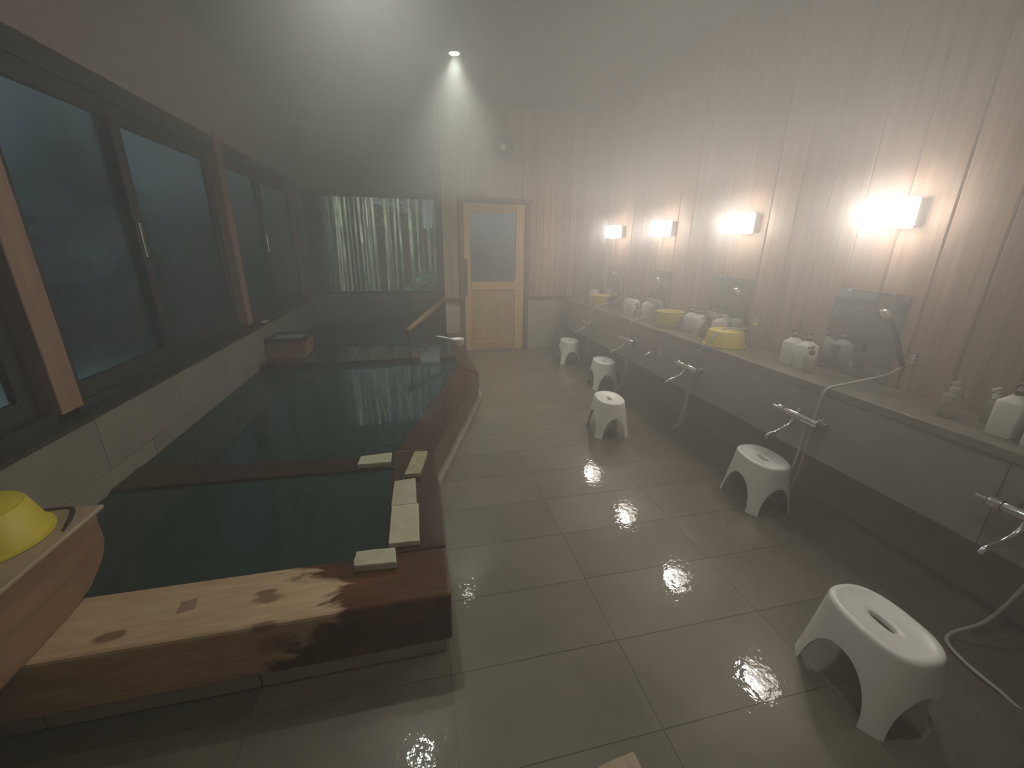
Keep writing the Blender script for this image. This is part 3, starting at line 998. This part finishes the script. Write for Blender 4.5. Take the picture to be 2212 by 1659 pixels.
# small single tap between two stations
st = thing('wall_tap', 'small single chrome tap between two bar taps on the counter front', 'tap', (XC, 3.36, 0.58))
bm = bmesh.new()
lathe(bm, [(0.0, -0.085), (0.016, -0.083), (0.016, -0.012), (0.030, -0.010), (0.032, 0.0), (0.0, 0.0)], 18, (0, 0, 0), 'X')
mesh_obj('body', bm, M_chrome, st, smooth=True).modifiers.new('e', 'EDGE_SPLIT')
bm = bmesh.new()
lathe(bm, [(0.0, 0.012), (0.007, 0.012), (0.007, 0.030), (0.022, 0.033), (0.022, 0.048), (0.0, 0.052)], 16, (-0.050, 0, 0))
mesh_obj('handle', bm, M_dark, st, smooth=True).modifiers.new('e', 'EDGE_SPLIT')
bm = bmesh.new()
tube(bm, spline([(-0.078, 0, 0.0), (-0.115, 0, -0.003), (-0.140, 0, -0.020), (-0.148, 0, -0.050)], 5), 0.010, 10)
mesh_obj('spout', bm, M_chrome, st, smooth=True)

def make_shower():
    t = thing('hand_shower', '', 'shower head', (XR, 1.60, 0.96), 0.0, 'hand showers in wall holders')
    bm = bmesh.new()
    lathe(bm, [(0.0, -0.085), (0.011, -0.085), (0.011, -0.012), (0.026, -0.010), (0.028, 0.0), (0.0, 0.0)], 16, (0, 0, 0), 'X')
    mesh_obj('holder', bm, M_chrome, t, smooth=True).modifiers.new('e', 'EDGE_SPLIT')
    bm = bmesh.new()
    tube(bm, [(-0.095, -0.02, -0.035), (-0.095, 0.02, 0.05), (-0.10, 0.06, 0.14), (-0.112, 0.092, 0.205)], [0.014, 0.014, 0.012, 0.012], 12)
    mesh_obj('grip', bm, M_dark, t, smooth=True)
    bm = bmesh.new()
    lathe(bm, [(0.0, 0.012), (0.012, 0.014), (0.030, 0.004), (0.036, -0.010), (0.034, -0.020), (0.0, -0.022)], 20)
    rot = Vector((-0.75, 0.25, -0.6)).to_track_quat('-Z', 'Y').to_matrix()
    bmesh.ops.rotate(bm, verts=bm.verts, cent=(0, 0, 0), matrix=rot)
    bmesh.ops.translate(bm, verts=bm.verts, vec=(-0.125, 0.105, 0.225))
    mesh_obj('spray_head', bm, M_chrome, t, smooth=True)
    return t
sh_lab = ['hand shower in its holder by the mirror at the end wall', 'hand shower in its holder above the upright yellow basin', 'hand shower in its holder above the upside-down counter basin', 'hand shower in its holder at the mirror nearest the bare boards']
hold = [4.76, 3.77, 2.67, 1.585]
sh = make_shower()
sh['label'] = sh_lab[3]
sh.location = (XR, hold[3], 0.965)
for i in (0, 1, 2):
    dup(sh, (XR, hold[i], 0.975), 0.0, sh_lab[i])
hose_lab = ['pale shower hose crossing the counter ledge by the end wall basin', 'pale shower hose passing behind the upright yellow basin', 'pale shower hose passing over the upside-down counter basin', 'pale shower hose draped over the bare ledge below the nearest mirror', 'pale shower hose looping to the floor past the last tap']
for i, y in enumerate(stations):
    yt = y
    if i < 4:
        yh = hold[i]
        pts = [(XR - 0.095, yh - 0.018, 0.935), (XR - 0.13, yh + 0.0, 0.890), (XR - 0.22, yh + 0.05, 0.845), (2.24, yh + 0.10, 0.806), (2.185, yh + 0.125, 0.775), (2.165, yh + 0.13, 0.70), (2.165, yh + 0.14, 0.45), (2.16, yh + 0.16, 0.16), (2.13, yh + 0.20, 0.03), (2.11, yt + 0.06, 0.02), (2.12, yt + 0.005, 0.10), (2.135, yt - 0.035, 0.32), (2.138, yt - 0.04, 0.562)]
        if i == 2:
            pts[1] = (XR - 0.14, yh + 0.0, 0.925)
            pts[2] = (2.31, yh + 0.03, 0.925)
            pts[3] = (2.205, yh + 0.03, 0.86)
            pts[4] = (2.172, yh + 0.05, 0.78)
    else:
        pts = [(2.138, yt - 0.04, 0.562), (2.11, yt - 0.04, 0.40), (2.08, yt + 0.0, 0.16), (2.04, yt + 0.06, 0.03), (1.99, yt + 0.02, 0.012), (1.96, yt - 0.12, 0.012), (2.0, yt - 0.26, 0.012), (2.16, yt - 0.30, 0.30), (2.18, yt - 0.30, 0.74)]
    bm = bmesh.new()
    tube(bm, spline(pts, 7), 0.0072, 8)
    tag(mesh_obj('shower_hose', bm, M_hose, smooth=True), hose_lab[i], 'hose', 'shower hoses')

# ================================================================== bath stools
def make_stool(label, loc, rz):
    H, A0, B0, A1, B1, E = 0.305, 0.203, 0.168, 0.163, 0.112, 2.5
    t = thing('bath_stool', label, 'stool', loc, rz, 'white plastic bath stools')
    wx, wy, hx, hy, zs = 0.124, 0.102, 0.192, 0.178, 0.203
    def half(z):
        s = z / H
        s = s ** 0.9
        return A0 + (A1 - A0) * s, B0 + (B1 - B0) * s
    def pt(c, s, z):
        a, b_ = half(z)
        return (a * math.copysign(abs(c) ** (2 / E), c), b_ * math.copysign(abs(s) ** (2 / E), s), z)
    def zb(c, s):
        x, y, _ = pt(c, s, 0.0)
        r = 0.0
        if abs(x) < wx:
            r = max(r, hx * (1 - (abs(x) / wx) ** 2.3) ** (1 / 2.3))
        if abs(y) < wy:
            r = max(r, hy * (1 - (abs(y) / wy) ** 2.3) ** (1 / 2.3))
        return r
    # angles for one quarter: short-side arch centre -> leg -> long-side arch centre
    q = []
    for k in range(13):
        yv = wy * math.sin(k / 12 * PI / 2)
        s = (yv / B0) ** (E / 2)
        q.append(math.asin(min(1, s)))
    t0 = q[-1]
    t1 = math.acos((wx / A0) ** (E / 2))
    q += [t0 + (t1 - t0) * k / 6 for k in range(1, 6)]
    for k in range(13):
        xv = wx * math.sin((12 - k) / 12 * PI / 2)
        q.append(math.acos((xv / A0) ** (E / 2)))
    quarters = []
    for sx, sy in ((1, 1), (-1, 1), (-1, -1), (1, -1)):
        cs = [(math.cos(a) * sx, math.sin(a) * sy) for a in q]
        if sx * sy < 0:
            cs = cs[::-1]
        quarters.append(cs)
    for cs in quarters:
        bm = bmesh.new()
        prev = None
        for c, s in cs:
            z0 = zb(c, s)
            z0 = min(z0, zs - 0.004)
            col = [bm.verts.new(pt(c, s, z0 + (zs - z0) * k / 8)) for k in range(9)]
            if prev:
                for k in range(8):
                    bm.faces.new((prev[k], col[k], col[k + 1], prev[k + 1]))
            prev = col
        o = mesh_obj('leg', bm, M_stool, t, smooth=True, shell=True)
        md = o.modifiers.new('wall', 'SOLIDIFY')
        md.thickness = 0.005
        md.offset = -1
        o.modifiers.new('edge', 'EDGE_SPLIT').split_angle = math.radians(40)
    ring = [c for cs in quarters for c in cs[:-1]]
    def loop_mesh(levels, name, sol=True):
        bm = bmesh.new()
        rows = [[bm.verts.new(p) for p in lv] for lv in levels]
        for a, b_ in zip(rows, rows[1:]):
            for k in range(len(a)):
                j = (k + 1) % len(a)
                bm.faces.new((a[k], a[j], b_[j], b_[k]))
        o = mesh_obj(name, bm, M_stool, t, smooth=True, shell=sol)
        if sol:
            md = o.modifiers.new('wall', 'SOLIDIFY')
            md.thickness = 0.005
            md.offset = -1
            o.modifiers.new('edge', 'EDGE_SPLIT').split_angle = math.radians(40)
        return o
    loop_mesh([[pt(c, s, zs + (H - 0.018 - zs) * k / 5) for c, s in ring] for k in range(6)], 'apron')
    def sup(c, s, a, b_, e, z):
        return (a * math.copysign(abs(c) ** (2 / e), c), b_ * math.copysign(abs(s) ** (2 / e), s), z)
    a, b_ = half(H - 0.018)
    lv = []
    for ins, z in ((0.0, H - 0.018), (0.0012, H - 0.010), (0.005, H - 0.004), (0.011, H - 0.0008), (0.018, H), (0.026, H - 0.0015), (0.034, H - 0.005)):
        lv.append([sup(c, s, a - ins, b_ - ins, E, z) for c, s in ring])
    for f_, z in ((0.35, H - 0.008), (0.7, H - 0.010), (0.95, H - 0.011), (1.0, H - 0.014), (1.0, H - 0.030)):
        aa = (a - 0.034) + (0.046 - (a - 0.034)) * f_
        bb = (b_ - 0.034) + (0.0155 - (b_ - 0.034)) * f_
        lv.append([sup(c, s, aa, bb, E, z) for c, s in ring])
    loop_mesh(lv, 'seat', False)
    return t
st0 = make_stool('white plastic bath stool standing alone, farthest from the door', (1.50, 0.775, 0.001), math.radians(86))
for x, y, a, lab in ((2.02, 1.86, 84, 'white plastic bath stool pushed close to a bar tap, fourth from the end wall'), (1.55, 3.01, 84, 'white plastic bath stool pulled out into the room, third from the end wall'), (2.03, 4.15, 82, 'white plastic bath stool second from the end wall, beside the counter'), (2.02, 5.23, 84, 'white plastic bath stool closest to the door and end wall')):
    dup(st0, (x, y, 0.001), math.radians(a), lab)

# ================================================================== fan, downlight, floor board
fn = thing('wall_fan', 'round grey ventilation fan high above the door', 'fan', (1.24, YE, 2.74))
bm = boxm((-0.19, -0.03, -0.19), (0.19, 0.0, 0.19), 0.012, 2)
mesh_obj('housing', bm, M_fan, fn)
bm = bmesh.new()
lathe(bm, [(0.150, -0.030), (0.170, -0.034), (0.176, -0.046), (0.168, -0.056), (0.150, -0.050), (0.150, -0.030)], 40, (0, 0, 0), 'Y')
mesh_obj('ring', bm, M_fan, fn, smooth=True)
bm = bmesh.new()
lathe(bm, [(0.0, -0.0315), (0.150, -0.0315), (0.150, -0.031), (0.0, -0.031)], 32, (0, 0, 0), 'Y')
mesh_obj('opening', bm, M_fandark, fn)
bm = bmesh.new()
lathe(bm, [(0.0, -0.065), (0.030, -0.062), (0.038, -0.050), (0.038, -0.035), (0.0, -0.035)], 20, (0, 0, 0), 'Y')
hub = mesh_obj('hub', bm, M_jug, fn, smooth=True)
for k in range(5):
    bm = bmesh.new()
    a0 = 2 * PI * k / 5
    vs = []
    for r, w in ((0.035, 0.35), (0.09, 0.42), (0.14, 0.46)):
        vs.append([bm.verts.new((r * math.cos(a0 + s * w), -0.042 + s * 0.007, r * math.sin(a0 + s * w))) for s in (-1, -0.33, 0.33, 1)])
    for a, c in zip(vs, vs[1:]):
        for q in range(3):
            bm.faces.new((a[q], a[q + 1], c[q + 1], c[q]))
    bmesh.ops.solidify(bm, geom=bm.faces[:], thickness=0.002)
    mesh_obj('blade', bm, M_fandark, hub, smooth=True)
bm = bmesh.new()
tube(bm, [(0.13, -0.035, -0.18), (0.14, -0.035, -0.27)], 0.006, 6)
mesh_obj('pull_cord', bm, M_fan, fn)

for dx_, dy_, pw_, ang_, lab in ((0.49, 4.66, DOWN * 1.1, 92, 'round recessed ceiling downlight shining through steam in front of the door wall'), (-0.20, 2.75, DOWN * 0.42, 124, 'round recessed ceiling downlight above the bath rim slabs'), (0.80, 0.75, DOWN * 0.38, 120, 'added unseen ceiling downlight above the open floor beside the front timber beam')):  # the third downlight is added out of view to brighten the nearest stool
    dl = thing('downlight', lab, 'light', (dx_, dy_, CEIL), group='ceiling downlights')
    bm = bmesh.new()
    lathe(bm, [(0.048, -0.001), (0.060, -0.001), (0.062, -0.006), (0.052, -0.012), (0.046, -0.008), (0.048, -0.001)], 32)
    mesh_obj('trim_ring', bm, M_jug, dl, smooth=True)
    bm = bmesh.new()
    lathe(bm, [(0.0, -0.004), (0.047, -0.004), (0.047, -0.002), (0.0, -0.002)], 32)
    mesh_obj('lens', bm, M_disc, dl)
    sp = bpy.data.lights.new('downlight_beam', 'SPOT')
    sp.energy = pw_
    sp.color = (0.95, 1.0, 0.86)
    sp.spot_size = math.radians(ang_)
    sp.spot_blend = 1.0
    sp.shadow_soft_size = 0.05
    spo = bpy.data.objects.new('downlight_beam', sp)
    COL.objects.link(spo)
    spo.location = (dx_, dy_, CEIL - 0.02)

# corner of a pale wooden board lying on the floor
fbd = mesh_obj('floor_board', prism(bmesh.new(), [(0.30, 0.10), (0.62, 0.10), (0.575, 0.745), (0.47, 0.735), (0.40, 0.715)], 0.001, 0.03, 0.006), M_boxtop)
tag(fbd, 'pale wooden board lying on the wet floor', 'board')

# ================================================================== garden outside
gr = mesh_obj('garden_ground', boxm((-7.0, YF + 0.2, -0.4), (4.5, 16.0, -0.2)), M_soil)
struct(gr, 'dark garden soil outside the window')
bm = bmesh.new()
nx, nz = 30, 8
rows = []
for j in range(nz + 1):
    row = []
    for i in range(nx + 1):
        xx = -7 + 11 * i / nx
        zz = j / nz
        top = 2.75 - 0.9 * min(1.0, max(0.0, (xx + 0.3) / 0.6)) + 0.35 * noise.noise(Vector((xx * 0.8, 0, 0)))
        row.append(bm.verts.new((xx, 12.2 + 1.8 * zz + 0.3 * noise.noise(Vector((xx, zz * 3, 2))), -0.3 + (top + 0.3) * zz)))
    rows.append(row)
for a, c in zip(rows, rows[1:]):
    for i in range(nx):
        bm.faces.new((a[i], a[i + 1], c[i + 1], c[i]))
bmesh.ops.solidify(bm, geom=bm.faces[:], thickness=0.3)
hb = mesh_obj('garden_bank', bm, mat('bank_moss', (0.055, 0.085, 0.065), 0.9), smooth=True)
struct(hb, 'dark earth bank rising behind the bamboo')

rnd = random.Random(11)
def bamboo_mesh(r, h, lean):
    bm = bmesh.new()
    prof = [(r, 0.0)]
    z = 0.0
    while z < h:
        seg = 0.26 + 0.06 * rnd.random()
        prof += [(r, z + 0.02), (r, z + seg - 0.02), (r * 1.13, z + seg - 0.006), (r * 1.13, z + seg + 0.002)]
        z += seg
    prof.append((0.0, z))
    lathe(bm, prof, 10)
    for v_ in bm.verts:
        v_.co.x += lean * v_.co.z * 0.06
    return bm
bm_list = []
for r, lean in ((0.026, 0.1), (0.034, -0.2), (0.020, 0.4), (0.040, 0.0)):
    o = mesh_obj('bamboo_stalk', bamboo_mesh(r, 4.2, lean), M_bamboo, smooth=True)
    bm_list.append(o)
spots = []
while len(spots) < 64:
    q = (-2.55 + 3.2 * (rnd.random() ** 1.2), 8.35 + 2.7 * rnd.random())
    clear = all((q[0] - p[0]) ** 2 + (q[1] - p[1]) ** 2 > 0.15 ** 2 for p in spots)
    if clear and not (abs(q[0] + 0.25) < 0.6 and q[1] > 9.9) and not (q[0] > -0.25 and q[1] < 8.95):
        spots.append(q)
for i, (x, y) in enumerate(spots):
    src = bm_list[i % 4]
    o = src if i < 4 else src.copy()
    if i >= 4:
        COL.objects.link(o)
    o.location = (x, y, -0.22)
    o.rotation_euler = (0.0, rnd.uniform(-0.03, 0.03), rnd.random() * 6)
    tag(o, ('medium-thick bamboo stalk, one of several outside the garden window', 'thick bamboo stalk leaning slightly, outside the garden window', 'thinnest kind of bamboo stalk, clearly leaning, outside the garden window', 'thickest kind of straight bamboo stalk outside the garden window')[i % 4], 'bamboo', 'bamboo stalks outside the window')

def shrub(name, cx, cy_, z0, rx, rz_, nleaf, label):
    bm = bmesh.new()
    for i in range(nleaf):
        th, ph = rnd.random() * 2 * PI, math.acos(rnd.uniform(-0.4, 1))
        rr = 0.55 + 0.45 * rnd.random()
        c = Vector((cx + rx * rr * math.cos(th) * math.sin(ph), cy_ + rx * 0.7 * rr * math.sin(th) * math.sin(ph), z0 + rz_ * rr * math.cos(ph) + 0.2))
        d = Vector((rnd.uniform(-1, 1), rnd.uniform(-1, 1), rnd.uniform(-1, 0.6))).normalized()
        w = d.cross(Vector((rnd.uniform(-1, 1), rnd.uniform(-1, 1), rnd.uniform(-1, 1)))).normalized()
        L = 0.07 + 0.07 * rnd.random()
        ps = [c, c + d * L * 0.5 + w * L * 0.16, c + d * L, c + d * L * 0.5 - w * L * 0.16]
        bm.faces.new([bm.verts.new(p) for p in ps])
    t = thing(name, label, 'shrub', (cx, cy_, -0.2))
    mesh_obj('foliage', bm, M_leaf, t, world=True)['kind'] = 'stuff'
    b2 = bmesh.new()
    for q in range(4):
        tube(b2, [(cx + 0.05 * q - 0.08, cy_, -0.2), (cx + 0.18 * q - 0.27, cy_ + 0.03 * q, z0 + 0.3)], 0.012, 6)
    mesh_obj('stem', b2, M_dark, t, world=True)
    return t
shrub('leafy_shrub', 0.25, 8.5, 0.35, 0.45, 0.5, 900, 'bright green leafy shrub at the right foot of the garden window')
shrub('leafy_shrub', -0.25, 10.4, 1.9, 0.55, 0.8, 900, 'taller leafy shrub behind the bamboo near the window corner')

M_dleaf = mat('occluder_leaf', (0.02, 0.035, 0.022), 0.6)  # for bushes added outside as occluders that dim the left frosted panes
for sx, sy, sz, srx, srz, slab in ((-2.60, 3.15, 0.9, 0.5, 1.5, 'added dark bush that dims the frosted panes of the middle bay'), (-2.58, 4.3, 0.9, 0.45, 1.7, 'tall added dark bush that dims the frosted panes of the middle bay'), (-2.7, 1.3, 0.8, 0.7, 1.2, 'added dark bush that dims the frosted panes near the big spout box')):
    sb = shrub('occluder_bush', sx, sy, sz, srx, srz, 1600, slab)
    for ch in sb.children:
        if ch.name.startswith('foliage'):
            ch.data.materials.clear()
            ch.data.materials.append(M_dleaf)

# ================================================================== steam filling the room
def steam_mat(name, dens):
    m = bpy.data.materials.new(name)
    m.use_nodes = True
    t = m.node_tree
    t.nodes.clear()
    vs = t.nodes.new('ShaderNodeVolumeScatter')
    vs.inputs['Color'].default_value = (0.97, 0.97, 0.97, 1)
    vs.inputs['Density'].default_value = dens
    vs.inputs['Anisotropy'].default_value = 0.62
    t.links.new(vs.outputs[0], t.nodes.new('ShaderNodeOutputMaterial').inputs['Volume'])
    return m
steam = mesh_obj('steam', boxm((XU + 0.001, YB + 0.01, 0.001), (XR + 0.001, YF - 0.03, CEIL - 0.001)), steam_mat('steam_thin', STEAM))
tag(steam, 'thin warm steam hanging through the whole bathing room', 'steam', kind='stuff')
steam3 = mesh_obj('steam', boxm((XU + 0.0015, YB + 0.011, 0.95), (XR + 0.0008, YF - 0.032, CEIL - 0.0015)), steam_mat('steam_middle', STEAM_MID))
tag(steam3, 'steam drifting above the counter height of the room', 'steam', kind='stuff')
steam2 = mesh_obj('steam', boxm((XU + 0.002, YB + 0.012, 1.95), (XR + 0.0005, YF - 0.035, CEIL - 0.002)), steam_mat('steam_dense', STEAM_TOP))
tag(steam2, 'denser steam gathered under the ceiling', 'steam', kind='stuff')
